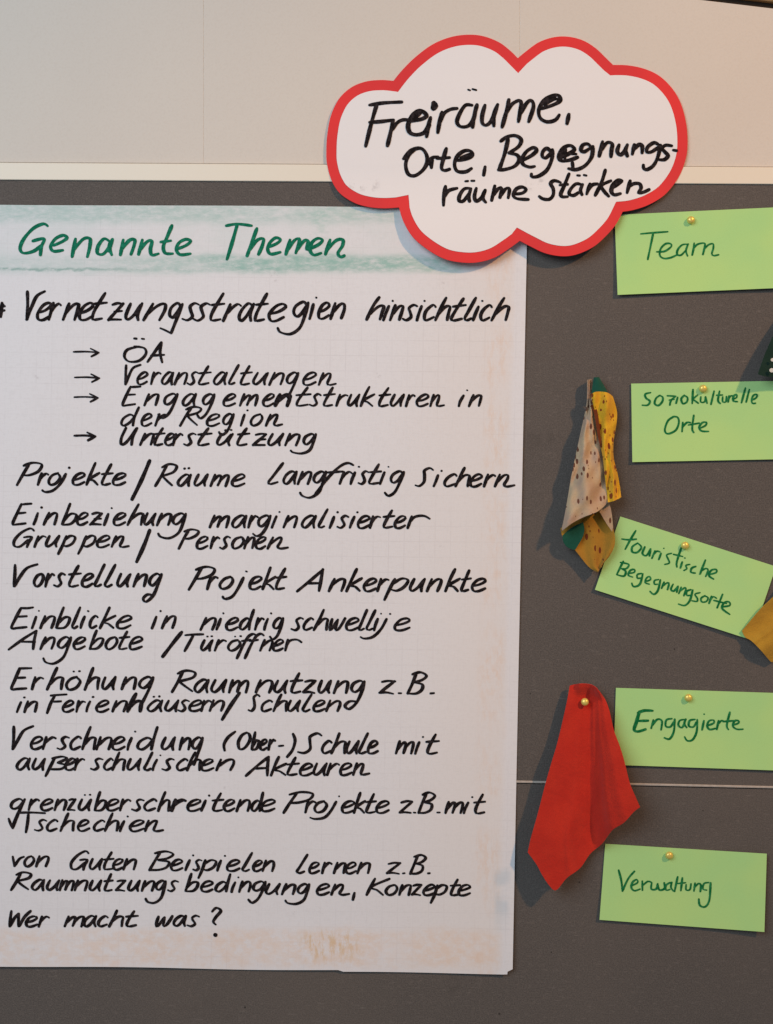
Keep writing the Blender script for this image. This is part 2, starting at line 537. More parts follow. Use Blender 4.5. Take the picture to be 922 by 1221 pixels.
DOT = lambda x, y: [(x, y), (x + 0.02, y + 0.02)]
UML = [[(0.22, 1.42), (0.27, 1.42)], [(0.52, 1.45), (0.57, 1.45)]]
G = {
 'a': [[(0.72, 0.88), (0.45, 1.0), (0.14, 0.7), (0.02, 0.28), (0.2, 0.0), (0.45, 0.2), (0.72, 0.85)], [(0.76, 0.98), (0.71, 0.4), (0.82, 0.0)]],
 'b': [[(0.12, 1.75), (0.05, 0.8), (0, 0.02)], [(0.02, 0.3), (0.3, 0.85), (0.58, 0.85), (0.62, 0.45), (0.42, 0.05), (0.03, 0.0)]],
 'c': [[(0.6, 0.85), (0.42, 1), (0.12, 0.7), (0.02, 0.3), (0.2, 0.0), (0.62, 0.2)]],
 'd': [[(0.7, 0.78), (0.45, 0.95), (0.1, 0.65), (0.03, 0.2), (0.25, 0), (0.55, 0.3), (0.75, 0.85)], [(0.86, 1.75), (0.75, 0.7), (0.76, 0.02)]],
 'e': [[(0.06, 0.42), (0.4, 0.55), (0.66, 0.8), (0.5, 1.0), (0.2, 0.85), (0.02, 0.4), (0.14, 0.03), (0.42, 0.0), (0.75, 0.22)]],
 'f': [[(0.9, 1.55), (0.68, 1.75), (0.45, 1.4), (0.27, 0.5), (0.12, -0.75)], [(0.1, 0.9), (0.62, 1.0)]],
 'g': [[(0.68, 0.82), (0.45, 1), (0.12, 0.75), (0.05, 0.35), (0.25, 0.1), (0.5, 0.3), (0.7, 0.88)], [(0.73, 0.97), (0.66, 0.2), (0.48, -0.55), (0.15, -0.85), (-0.12, -0.6)]],
 'gk': [[(0.68, 0.82), (0.42, 1), (0.1, 0.75), (0.05, 0.35), (0.28, 0.15), (0.5, 0.4), (0.7, 0.88)], [(0.74, 0.95), (0.62, 0.2), (0.42, -0.8)], [(0.42, -0.8), (0.0, -0.62), (-0.35, -0.5)]],
 'gl': [[(0.68, 0.82), (0.45, 1), (0.12, 0.75), (0.05, 0.35), (0.25, 0.1), (0.5, 0.3), (0.7, 0.88)], [(0.73, 0.97), (0.66, 0.2), (0.48, -0.6), (0.1, -0.98), (-0.15, -0.78), (0.1, -0.5), (0.5, -0.55)]],
 'gv': [[(0.68, 0.82), (0.45, 1), (0.12, 0.75), (0.05, 0.35), (0.25, 0.1), (0.5, 0.3), (0.7, 0.88)], [(0.73, 0.97), (0.7, 0.3), (0.55, -0.55), (0.1, -0.95), (-0.45, -0.85), (-0.65, -0.6)]],
 'gs': [[(0.68, 0.82), (0.45, 1), (0.12, 0.75), (0.05, 0.35), (0.25, 0.1), (0.5, 0.3), (0.7, 0.88)], [(0.73, 0.97), (0.6, 0.0), (0.36, -0.9)]],
 'h': [[(0.2, 1.75), (0.1, 0.9), (0, 0)], [(0.03, 0.35), (0.3, 0.88), (0.54, 0.9), (0.57, 0.5), (0.6, 0.02)]],
 'i': [[(0.1, 0.92), (0.05, 0.4), (0.03, 0.0)], [(0.2, 1.42), (0.23, 1.40)]],
 'j': [[(0.32, 0.92), (0.27, 0.1), (0.1, -0.6), (-0.15, -0.78), (-0.32, -0.6)], [(0.36, 1.42), (0.39, 1.4)]],
 'k': [[(0.2, 1.75), (0.1, 0.9), (0, 0)], [(0.62, 1.0), (0.1, 0.48), (0.35, 0.35), (0.68, 0.0)]],
 'l': [[(0.2, 1.75), (0.07, 0.6), (0.02, 0.15), (0.14, 0.0), (0.3, 0.14)]],
 'm': [[(0.08, 0.97), (0, 0)], [(0.03, 0.3), (0.25, 0.82), (0.42, 0.9), (0.45, 0.6), (0.4, 0.05)], [(0.43, 0.4), (0.64, 0.84), (0.84, 0.92), (0.88, 0.6), (0.86, 0.0)]],
 'n': [[(0.08, 0.97), (0, 0)], [(0.03, 0.35), (0.3, 0.87), (0.52, 0.93), (0.58, 0.6), (0.55, 0.02)]],
 'n~': [[(0.08, 0.97), (0, 0)], [(0.03, 0.35), (0.28, 0.87), (0.48, 0.93), (0.5, 0.6), (0.44, 0.15), (0.58, 0.0), (0.95, 0.1)]],
 'o': [[(0.45, 0.98), (0.15, 0.8), (0.02, 0.35), (0.2, 0.0), (0.5, 0.15), (0.65, 0.6), (0.5, 0.93), (0.36, 0.97)]],
 'p': [[(0.14, 0.97), (0.08, 0.1), (0, -0.75)], [(0.1, 0.6), (0.38, 0.98), (0.65, 0.85), (0.6, 0.35), (0.35, 0.05), (0.09, 0.15)]],
 'r': [[(0.08, 0.97), (0, 0)], [(0.03, 0.4), (0.2, 0.75), (0.42, 0.95), (0.6, 0.86)]],
 'r~': [[(0.05, 0.97), (0, 0)], [(0.02, 0.45), (0.2, 0.85), (0.5, 1.0), (0.9, 0.97), (1.25, 0.75)]],
 's': [[(0.65, 0.9), (0.42, 1.0), (0.22, 0.8), (0.34, 0.52), (0.46, 0.22), (0.26, 0.0), (0, 0.1)]],
 't': [[(0.34, 1.65), (0.17, 0.6), (0.15, 0.12), (0.28, 0.0), (0.58, 0.1)], [(0, 0.92), (0.55, 1.0)]],
 'u': [[(0.1, 0.97), (0.0, 0.3), (0.15, 0.02), (0.4, 0.3), (0.62, 0.9)], [(0.66, 0.98), (0.58, 0.35), (0.66, 0.0)]],
 'v': [[(0, 0.95), (0.2, 0.02)], [(0.2, 0.02), (0.4, 0.7), (0.65, 0.9)]],
 'w': [[(0.05, 0.92), (0.02, 0.15), (0.14, 0.02), (0.4, 0.75)], [(0.42, 0.85), (0.43, 0.1), (0.58, 0.05), (0.78, 0.5), (0.9, 0.97)]],
 'z': [[(0.0, 0.9), (0.3, 1.0), (0.6, 0.97)], [(0.6, 0.97), (0.0, 0.04)], [(0.0, 0.04), (0.3, 0.07), (0.65, 0.0)]],
 'zb': [[(0.0, 0.9), (0.3, 1.0), (0.6, 0.95)], [(0.6, 0.95), (0.0, 0.02)], [(0.0, 0.02), (0.3, 0.05), (0.7, 0.02)], [(0.2, 0.5), (0.65, 0.52)]],
 'ß': [[(0.02, -0.7), (0.12, 0.3), (0.22, 1.05)], [(0.12, 1.0), (0.5, 1.22), (0.74, 0.98), (0.4, 0.62)], [(0.4, 0.62), (0.76, 0.42), (0.62, 0.06), (0.2, 0.06)]],
 'A': [[(-0.05, -0.05), (0.45, 0.9), (0.85, 1.75)], [(0.85, 1.75), (0.9, 0.8), (0.98, 0.0)], [(0.3, 0.6), (0.95, 0.62)]],
 'B': [[(0.25, 1.7), (0.12, 0.8), (0, 0)], [(0.05, 1.6), (0.45, 1.78), (0.78, 1.5), (0.6, 1.1), (0.22, 0.92)], [(0.22, 0.92), (0.66, 0.75), (0.68, 0.3), (0.4, 0.02), (0.0, 0.0)]],
 'E': [[(0.28, 1.7), (0.12, 0.8), (0, 0.03), (0.35, 0.02), (0.85, 0.1)], [(0.25, 1.66), (0.6, 1.68), (0.95, 1.72)], [(0.15, 0.9), (0.7, 0.95)]],
 'F': [[(0.25, 1.62), (0.12, 0.8), (0, -0.1)], [(0.0, 1.58), (0.45, 1.65), (0.9, 1.72)], [(0.12, 0.9), (0.65, 0.95)]],
 'G': [[(0.95, 1.5), (0.72, 1.75), (0.3, 1.3), (0.03, 0.6), (0.12, 0.08), (0.45, 0.05), (0.8, 0.6)], [(0.5, 0.85), (0.92, 0.9), (0.85, 0.4), (0.82, -0.02)]],
 'K': [[(0.2, 1.7), (0.1, 0.9), (0, 0)], [(0.85, 1.7), (0.1, 0.75), (0.4, 0.45), (0.72, 0.0)]],
 'O': [[(0.55, 1.7), (0.2, 1.4), (0.02, 0.7), (0.2, 0.05), (0.6, 0.2), (0.88, 0.95), (0.75, 1.55), (0.45, 1.68)]],
 'P': [[(0.3, 1.7), (0.15, 0.8), (0, -0.05)], [(0.05, 1.55), (0.45, 1.78), (0.9, 1.62), (0.85, 1.15), (0.5, 0.85), (0.15, 0.8)]],
 'R': [[(0.28, 1.7), (0.14, 0.8), (0, 0)], [(0.05, 1.5), (0.4, 1.78), (0.8, 1.6), (0.72, 1.15), (0.2, 0.85)], [(0.2, 0.85), (0.5, 0.45), (0.85, 0.05)]],
 'S': [[(0.85, 1.5), (0.62, 1.72), (0.36, 1.4), (0.42, 0.9), (0.5, 0.35), (0.28, 0.02), (0, 0.1)]],
 'T': [[(0.45, 1.65), (0.34, 0.8), (0.25, -0.05)], [(0.0, 1.6), (0.45, 1.68), (0.95, 1.7)]],
 'U': [[(0.1, 1.7), (0.02, 0.6), (0.12, 0.05), (0.4, 0.3), (0.75, 1.6)], [(0.78, 1.65), (0.66, 0.7), (0.68, 0.0)]],
 'V': [[(0.02, 1.72), (0.05, 0.9), (0.05, 0.0)], [(0.05, 0.0), (0.26, 0.75), (0.52, 1.45), (0.95, 1.76)]],
 'W': [[(0.08, 1.7), (0.05, 0.7), (0.06, 0.02)], [(0.06, 0.02), (0.25, 0.8), (0.42, 1.35)], [(0.42, 1.35), (0.46, 0.5), (0.5, 0.03), (0.72, 0.9), (1.0, 1.7)]],
 '(': [[(0.5, 1.8), (0.15, 1.2), (0.0, 0.5), (0.12, -0.1)]],
 ')': [[(0.35, 1.8), (0.5, 1.1), (0.35, 0.3), (0, -0.2)]],
 '-': [[(0, 0.45), (0.5, 0.48)]],
 '.': [[(0, 0.04), (0.06, 0.04)]],
 ',': [[(0.1, 0.2), (0.0, -0.5)]],
 '?': [[(0.1, 1.45), (0.45, 1.75), (0.7, 1.45), (0.35, 1.0), (0.25, 0.6), (0.4, 0.3)]],
}
for b_, n_ in (('a', 'ä'), ('o', 'ö'), ('u', 'ü')):
    G[n_] = G[b_] + UML
G['Ö'] = G['O'] + [[(0.36, 2.0), (0.42, 2.0)], [(0.7, 2.02), (0.76, 2.02)]]

def write(spec, bl, br, xh, asc, desc=None, slant=0.18, rnd=None):
    """spec: 'glyph:x0-x1[:width[:dy]] ...' in photo pixels; bl / br baselines at x=0 and x=620"""
    rnd = rnd or random
    desc = desc or xh
    out = []
    for tok in spec.split():
        f = tok.split(':') if not tok.startswith(':') else tok.split(':')
        g = f[0]
        x0, x1 = (float(v) for v in f[1].split('-'))
        w = float(f[2]) if len(f) > 2 and f[2] else None
        dy = float(f[3]) if len(f) > 3 else 0
        S = []
        for st in G[g]:
            q = []
            for x, y in st:
                x += rnd.uniform(-0.02, 0.02); y += rnd.uniform(-0.02, 0.02)
                yy = 1 + (y - 1) * (asc / xh - 1) / 0.75 if y > 1 else (y if y > 0 else y * desc / xh)
                q.append((x + (0.03 if g in 'VW' else slant) * yy, yy))
            S.append(q)
        xs = [x for q in S for x, y in q if y > -0.15]
        if g == '.': a, b = 0, 1
        a, b = min(xs), max(xs)
        if g == ',': a, b = -0.1, 0.35
        pad = 0.3
        sc = (x1 - x0 - 2 * pad) / max(b - a, 1e-3)
        if g in '.,-':
            sc = max(sc, 6)
        for q in S:
            p = []
            for x, y in q:
                X = x0 + pad + (x - a) * sc
                base = bl + (br - bl) * X / 620 + dy
                p.append((X, base - y * xh))
            out.append((p, w) if w else p)
    return out

def arrow(x0, x1, y, w=2.5):
    return [([(x0, y - 0.5), ((x0 + x1) / 2, y - 0.8), (x1, y + 0.3)], w), ([(x1 - 10, y - 4.5), (x1, y + 0.3)], w), ([(x1, y + 0.3), (x1 - 9, y + 5)], w)]

# ------------------------------------------------------------------ flipchart sheet
def paper_d(px, py):
    e = sstep(600, 628, px + (py - 292) * 0.02)
    return (0.0022 + 0.0009 * math.sin(px * 0.011 + 0.6) * math.sin(py * 0.0065) + 0.0005 * math.sin(px * 0.03 + py * 0.013)
            + 0.0012 * e * (0.6 + 0.4 * math.sin(py * 0.012)) + 0.0018 * sstep(1090, 1160, py) * (0.7 + 0.3 * math.sin(px * 0.02)))
so = P(285, 700, 0.002)
def paper_mesh():
    left = [(-75, 243.2), (-82, 1150.5)]
    right = [(629.2, 250.0), (625.2, 460), (620.3, 700), (615.6, 940), (611.3, 1154)]
    V, F = [], []
    nu, nv = 110, 140
    for j in range(nv + 1):
        v = j / nv
        for i in range(nu + 1):
            u = i / nu
            xl = -75 - 7 * v
            xr = 629.2 + (611.3 - 629.2) * v
            x = xl + (xr - xl) * u
            yt = 243.4 + 4.5 * u + 0.4 * math.sin(u * 9)
            yb = 1151 + 8.5 * u + 0.7 * math.sin(u * 14)
            if x > 404: yb += 2.0
            if j == nv and i == nu: x -= 6; yb -= 3.5
            if j == nv and i == nu - 1: yb -= 0.2
            y = yt + (yb - yt) * v
            V.append(P(x, y, paper_d(x, y)))
    for j in range(nv):
        for i in range(nu):
            a = j * (nu + 1) + i
            F.append((a, a + nu + 1, a + nu + 2, a + 1))
    return mesh_from(V, F, so)
sheet = link('flipchart_sheet', paper_mesh(), mat_paper(so), so)
solidify(sheet, 0.0002)
tag(sheet, 'large white squared flipchart sheet with green heading and handwritten black list', 'flipchart sheet')

HEAD = R(15, 255, 4.39, [
 [(185, 64), (162, 52), (110, 75), (60, 130), (40, 180), (58, 205), (110, 195), (155, 162)], [(105, 142), (165, 130), (152, 170), (146, 215)],
 [(215, 165), (260, 145), (285, 125), (265, 112), (225, 130), (200, 170), (215, 195), (265, 190)],
 [(330, 130), (320, 180), (312, 225)], [(318, 190), (370, 132), (405, 130), (405, 170), (392, 225)],
 [(510, 145), (480, 130), (450, 165), (445, 205), (475, 210), (508, 170), (522, 135)], [(524, 132), (510, 180), (520, 215)], [(508, 150), (505, 195)],
 [(580, 135), (565, 215)], [(568, 190), (610, 140), (640, 135), (635, 170), (620, 212)],
 [(680, 135), (660, 212)], [(665, 190), (705, 145), (730, 142), (722, 185), (730, 215), (765, 208)],
 [(835, 60), (810, 120), (790, 170), (800, 205), (840, 208)], [(775, 147), (830, 140)]]) + R(215, 255, 4.39, [
 [(-12, 182), (30, 165), (55, 142), (30, 133), (-5, 150), (-20, 185), (0, 213), (55, 208)],
 [(240, 62), (300, 53), (375, 62)], [(298, 58), (275, 140), (245, 238)],
 [(402, 75), (375, 150), (350, 220)], [(358, 195), (400, 140), (435, 130), (430, 165), (410, 212)],
 [(465, 172), (505, 155), (525, 135), (500, 125), (470, 150), (458, 185), (475, 210), (525, 200)],
 [(575, 135), (553, 212)], [(560, 190), (600, 137), (625, 135), (605, 205)], [(612, 190), (650, 140), (670, 145), (662, 185), (680, 180)],
 [(680, 182), (725, 160), (745, 137), (720, 128), (690, 150), (680, 190), (700, 215), (738, 205)],
 [(785, 135), (760, 212)], [(768, 190), (815, 140), (850, 135), (850, 165), (826, 205), (840, 225), (860, 218)]])
ribbons(HEAD, paper_d, 3.8, so, 'handwritten_heading_word', M_head, sheet, 3, 0.35, gx=7)
rw = random.Random(5)
W = lambda *a, **k: write(*a, rnd=rw, **k)
Wl = lambda *a: write(*a, rnd=rw, slant=0.12)
LINES = [
 (W('V:31.5-54 e:45-61 r:58-73 n:75-94 e:95-111 t:110-128 zb:129-147.5 u:150-170 n:171-197 gk:202-218 s:217-238 s:230-251 t:251-268 r:266-288 a:285-303 t:304-320 e:321-341',
    381, 384, 20.5, 34, 19, slant=0.24) + W('gv:350-368::-1 i:369-378 e:380-393 n:394-411', 380, 380, 19, 30, 20) +
  W('h:437-458 i:457-469 n:465-481 s:480-498 i:497-507 c:506-520 h:519-537 t:538-556 l:554-568 i:564-576 c:573-587 h:586-607', 380, 382, 18, 27, slant=0.24) +
  [[(-4, 366.5), (6, 365)], [(-3, 371.5), (5.5, 370)], [(2.5, 361), (1, 378)], [(-3, 376), (4, 363)]], 4.0),
 (arrow(87.7, 118, 420) + [([(160, 403.5), (163, 403.8)], 3.6), ([(169, 403.8), (172, 404.2)], 3.6),
   [(166, 413), (152, 417), (148.5, 425), (154, 431), (166, 430), (174, 422), (172, 415), (160, 413)],
   [(176, 431.5), (185, 419), (192.5, 408)], [(192.5, 408), (191, 420), (193.5, 432)], [(180, 424), (196, 423)]], 3.6),
 (arrow(89, 118.6, 450.5) + W('V:149.5-168 e:164-176 r:180-192 a:193-207 n:208-223 s:223-237 t:237-252 a:255-271 l:273-285 t:287-301 u:302-320 n:321-338 gs:342-356 e:362-377 n~:380-401',
    457.5, 459.5, 14.5, 23, 17), 3.4),
 (arrow(88.6, 117, 474) + W('E:146-168 n:172-189 g:196-212 a:218-234 g:242-256 e:267-281 m:286-307 e:314-327 n:328-346:4.4 t:353-371 s:369-383 t:386-400 r:401-415 u:415-429 k:430-447 t:452-466 u:466-482 r:484-495 e:497-511 n~:513-530 i:547-558 n:559-574',
    483, 484.5, 14, 23, 18), 3.5),
 (W('d:144.6-166 e:169-181 r:185-200 R:214.6-240 e:247-262 g:266-279 i:287-296 o:299-313 n~:317-337', 507.5, 507.5, 14, 22, 13), 3.4),
 (arrow(88.6, 114, 520, 3.4) + W('U:144.6-164 n:167-183 t:184-197 e:197-208 r:206-218 s:219-234 t:236-253 ü:259-278 t:283-298 zb:301-318 u:320-338 n:340-357 gv:362-377', 530, 532, 14, 21, 10), 3.7),
 (W('P:20-50 r:45-58 o:58-72 j:72-83 e:87-101 k:103-119 t:121-135 e:135-150', 578, 578, 14, 26, 11) + [([(178.7, 549), (169, 572), (157.5, 595.5)], 4)] +
  W('R:185-211 ä:212-228 u:232-248 m:251-273 e:277-292', 579.5, 579.5, 14, 26) +
  W('l:320-338 a:338-354 n:355-371 gv:374-389 f:388-422 r:405-420 i:418-429 s:427-440 t:440-455 i:453-464 g:466-482', 577, 577, 15, 25, 17) +
  W('S:495-517 i:517-527 c:530-545 h:543-560 e:561-575 r:577-591 n~:590-614', 579, 580, 14.5, 22), 3.7),
 (W('E:15-38 i:40-50 n:52-68 b:74-91 e:92-105 zb:107-122 i:124-134 e:136-150 h:152-171 u:172-186 n:187-204 gv:206-222', 625, 629, 14.5, 25, 16) +
  W('m:250-273 a:277-294 r:296-308 g:308-323 i:324-334 n:338-354 a:360-377 l:380-391 i:393-403 s:402-416 i:417-427 e:427-441 r:441-454 t:457-471 e:471-484 r~:486-513', 628, 630, 14.5, 22, 12), 3.7),
 (W('G:17-41 r:41-55 u:55-71 p:74-90 p:98-114 e:116-131 n~:133-154', 652, 653, 13.5, 22, 11) + [([(178.7, 632), (172, 650), (163, 670)], 4)] +
  W('P:213-237 e:235-248 r:251-262 s:262-275 o:277-291 n:291-303.5 e:305-317 n~:319-344', 653, 655, 14, 22), 3.6),
 (W('V:16.5-45 o:40.5-52 r:54-65 s:64-78 t:82-97 e:98-111 l:113-125 l:125-138 u:140-156 n:159-175 gl:178-193', 699, 701, 15.5, 26, 18) +
  W('P:225-256 r:247-260 o:262-278 j:284-295 e:298-312 k:313-329 t:329-342', 701, 704, 15, 26, 15) +
  W('A:354-386 n:392-411 k:413-432 e:434-449 r:450-464 p:464-487 u:489-507 n:509-526 k:531-549 t:550-562 e:563-579', 704, 705, 15, 26, 14), 3.9),
 (W('E:13.5-40 i:38-47 n:48-65 b:67-83 l:86-96 i:96-106 c:107-117 k:119-138 e:140-157 i:181-192 n:193-209', 749, 749, 15, 25) +
  W('n:239-257 i:258-267 e:270-284 d:286-303 r:304-315 i:315-324 g:326-338 s:347-362 c:362-374 h:374-391 w:393-412 e:413-428 l:428-438 l:437-448 i:446-455 j:454-466 e:471-489', 750, 752, 14.5, 24, 13), 3.7),
 (W('A:10-44 n:48-65 gv:69-85 e:88-102 b:107-123 o:126-140 t:142-155 e:155-170', 774, 774, 14.5, 22, 18) + [([(217, 753.5), (207, 766), (194, 783)], 3.9)] +
  W('T:220-243 ü:240-254 r:256-270 ö:272-288 f:288-306 f:297-315 n:310-325 e:326-338 r~:340-360', 776, 775.5, 13, 20, 12), 3.6),
 (Wl('E:13.5-38 r:38-52 h:56-75 ö:79-96 h:101-118 u:122-138 n:145-162 gs:166-183', 822, 822, 15, 26, 18) +
  Wl('R:205-233 a:232-249 u:252-270 m:273-296 n:305-325 u:327-343 t:346-361 z:361-377 u:380-395 n:398-415 gl:419-435 z:452-472 .:475-479 B:486-509 .:513-518', 823.5, 828, 15, 25, 19), 3.9),
 (Wl('i:20-30 n:29-44 F:56-80 e:75-88 r:91-102 i:103-112 e:115-130 n:134-151 h:152-169:4.2 ä:176-194 u:197-213 s:212-226 e:226-241 r:240-252 n:250-267', 849, 846, 13, 21) +
  [([(286, 826), (276, 840), (265, 858)], 3.9)] + Wl('S:296-310 c:312-325 h:326-342 u:343-358 l:361-372 e:374-388 n:389-406', 848, 848, 13, 20), 3.6),
 (Wl('V:15-40 e:37-51 r:51-67 s:68-83 c:84-97 h:98-114 n:115-133 e:134-149 i:152-162 d:164-188 u:193-209 n:214-227 gs:229-242', 893, 896, 15, 27, 20) +
  Wl('(:267-281 O:284-298.5 b:300-309 e:310-318.5 r:320-328.5', 892, 896, 12.5, 21) + [[(332.5, 889.5), (338, 889)], [(349.5, 875), (352, 883), (349, 894), (342.5, 902.5)]] +
  Wl('S:355-384 c:384-396 h:395-412 u:413-428 l:428-439 e:439-451 m:472-493 i:495-505 t:508-524', 897, 899, 15, 24), 3.8),
 (Wl('a:20-36 u:39-54 ß:60-80 e:78-90 r:89-101 s:108-123 c:124-135 h:134-149 u:152-168 l:172-182 i:182-192 s:193-208 c:211-224 h:223-239 e:240-255 n:258-279', 917.5, 920, 13.5, 21, 11) +
  Wl('A:293-321 k:323-342 t:342-357 e:358-373 u:374-390 r:390-405 e:406-420 n~:421-441', 926, 923, 14, 22), 3.7),
 (Wl('gs:13-30 r:34-47 e:49-63 n:65-79 z:80.5-90.5 ü:94-109 b:113-126 e:128-142 r:143-156 s:157-172 c:172-187 h:188.5-202 r:204.5-222:4.4 e:224-240 i:240-250 t:253-267 e:267-280 n:282-298 d:300-314 e:312-328', 966, 968, 13.5, 22, 19) +
  Wl('P:338-373 r:364-377 o:375-390 j:394-405 e:408-423 k:422-436 t:436-449 e:449-464 z:476-492 .:493-496 B:499-519 .:521-525 m:531-552 i:553-564 t:565-579', 967, 970, 14, 24, 10), 3.7),
 ([[(10.4, 976), (13, 983), (15.5, 987.5)], [(15.5, 987.5), (19, 977), (22.6, 969)], [(22.6, 969), (38, 968.8), (54, 969.6)], [(34, 970), (33, 981), (31, 992.5)]] +
  Wl('s:41-56 c:56-69 h:72-88 e:93-107 c:112-125 h:125-141 i:143-153 e:155-172 n~:173-195', 990.5, 992, 13, 21), 3.6),
 (Wl('v:15-29 o:29-41 n:43-58', 1033, 1033, 12.5, 20) + Wl('G:85-106 u:107-122 t:123-136 e:135-147 n:147-162 B:178-207 e:204-218 i:221-231 s:230-241 p:241-258 i:259-269 e:271-286 l:289-301 e:302-313 n:313-327', 1035.5, 1042, 13, 22, 12) +
  Wl('l:354-367 e:369-381 r:384-396 n:398-412 e:412-425 n:426-441 z:461-478 .:480-483 B:489-508 .:510-513', 1039, 1042.5, 13, 22), 3.6),
 (Wl('R:13-37 a:38-53 u:56-71 m:71-88 n:89-104 u:107-121 t:124-135 z:138-150 u:153-167 n:169-184 gv:186-198 s:200-213 b:221-236 e:240-254 d:257-275 i:276-285 n:285-299 g:302-317', 1061, 1066, 12.5, 21, 15) +
  Wl('u:317-334 n:336-352 gv:355-369 e:378-393 n~:395-417 ,:420-426 K:437-465 o:460-474 n:476-490 z:491-503 e:505-519 p:518-533 t:537-549 e:547-561', 1064.5, 1068, 12.5, 20, 12), 3.7),
 (Wl('W:11.5-37 e:31-45 r:46-59 m:77-100 a:100-115 c:117-129 h:130-147 t:150-165 w:186-206 a:207-222 s:223-238', 1105, 1103, 12.5, 19) +
  [[(253, 1087), (258, 1082.5), (263.5, 1086), (258, 1093), (254.5, 1099), (257.5, 1102.5)], ([(256.3, 1114.6), (257.6, 1115)], 7)], 3.8),
]
for i, (st, w) in enumerate(LINES):
    ribbons(st, paper_d, w * 0.86, so, 'handwritten_word', M_ink, sheet, 20 + i)

# ------------------------------------------------------------------ cloud sign
LOBES = [
 [(469.3, 96.4), (479.8, 83.6), (494.7, 68.7), (514.7, 53.7), (534.7, 45), (554.6, 41.5), (574.6, 42.7), (594.5, 50), (608, 60), (617.5, 69.4)],
 [(617.5, 69.4), (627.4, 61.2), (642.4, 50.5), (659.9, 44.5), (677.3, 43.7), (694.8, 48), (709.8, 57), (722, 68.5), (731, 77.4)],
 [(731, 77.4), (749.7, 78), (769.6, 82.4), (787, 91), (802, 106), (812, 123.5), (818.3, 147), (820, 169.7), (818.3, 187.5), (812, 206), (802, 222), (789.6, 234.8), (772, 244.8), (755, 250.3), (742.7, 252.3)],
 [(742.7, 252.3), (734.7, 267.3), (722, 282), (707, 294.7), (687.3, 303.4), (669.8, 305.4), (649.9, 301.7), (632.4, 293.5), (620, 287)],
 [(620, 287), (607, 296.5), (589.5, 307.2), (569.6, 312.7), (549.6, 312.7), (529.7, 308.4), (509.7, 297.2), (492.2, 282.2), (481, 263.5), (476, 247.3)],
 [(476, 247.3), (457.3, 248.2), (439.9, 246.6), (422.4, 241.5), (405, 229.9), (395, 213.6), (390, 195), (389.3, 179), (390.5, 159.7), (395, 137), (405, 117), (420, 103.6), (437.4, 97), (454.8, 95.4), (469.3, 96.4)]]
INNER = [(474.8, 109.6), (618, 87.2), (727.7, 89.9), (734.7, 240.6), (616.5, 271.2), (487.3, 232.3)]
def cloud_d(px, py):
    return 0.0003 + 0.0026 * sstep(60, 196, py) + 0.0132 * sstep(200, 318, py)
def cloud_outlines():
    outer, inner = [], []
    for k, lb in enumerate(LOBES):
        c = catmull(lb, 2.0)
        outer += c[:-1]
        a, b = INNER[k], INNER[(k + 1) % 6]
        pts = []
        for i in range(2, len(c) - 2):
            tx, ty = c[i + 1][0] - c[i - 1][0], c[i + 1][1] - c[i - 1][1]
            l = math.hypot(tx, ty)
            q = (c[i][0] - ty / l * 12.2, c[i][1] + tx / l * 12.2)
            pts.append(q)
        m = len(pts)
        # drop the samples that the offset pushed past the inner cusps
        def far(q): return all(math.hypot(q[0] - o[0], q[1] - o[1]) > 11.9 for o in outer_all)
        inner.append((a, pts, b))
    return outer, inner
outer_all = []
for lb in LOBES:
    outer_all += catmull(lb, 2.0)[:-1]
outer, inn = cloud_outlines()
inner_pts = []
for a, pts, b in inn:
    inner_pts.append(a)
    inner_pts += [q for q in pts if min(math.hypot(q[0] - o[0], q[1] - o[1]) for o in outer_all) > 11.6
                  and math.hypot(q[0] - a[0], q[1] - a[1]) > 2.5 and math.hypot(q[0] - b[0], q[1] - b[1]) > 2.5]
co = P(605, 175, 0.008)
def sheet_from_outline(pts, extra, origin):
    """triangulated, subdivided plate following cloud_d"""
    bm = bmesh.new()
    vs = [bm.verts.new((x, y, 0)) for x, y in pts]
    es = [bm.edges.new((vs[i], vs[(i + 1) % len(vs)])) for i in range(len(vs))]
    bmesh.ops.triangle_fill(bm, use_beauty=True, edges=es)
    for yy in range(196, 318, 5):
        geom = list(bm.verts) + list(bm.edges) + list(bm.faces)
        bmesh.ops.bisect_plane(bm, geom=geom, plane_co=(0, yy, 0), plane_no=(0, 1, 0))
    for v in bm.verts:
        q = P(v.co.x, v.co.y, cloud_d(v.co.x, v.co.y) + extra) - Vector(origin)
        v.co = q
    bmesh.ops.recalc_face_normals(bm, faces=bm.faces)
    if sum(f.normal.y * f.calc_area() for f in bm.faces) > 0:
        bmesh.ops.reverse_faces(bm, faces=bm.faces)
    me = bpy.data.meshes.new('mesh')
    bm.to_mesh(me); bm.free()
    return me
cloud = link('cloud_sign', sheet_from_outline(outer, 0, co), M_red, co)
solidify(cloud, 0.0012)
tag(cloud, 'cloud-shaped white card with red border and black handwriting overlapping the flipchart sheet', 'sign')
face = link('white_face', sheet_from_outline(inner_pts, 0.0004, co), mat_white(co), parent=cloud)
face_d = lambda x, y: cloud_d(x, y) + 0.0004
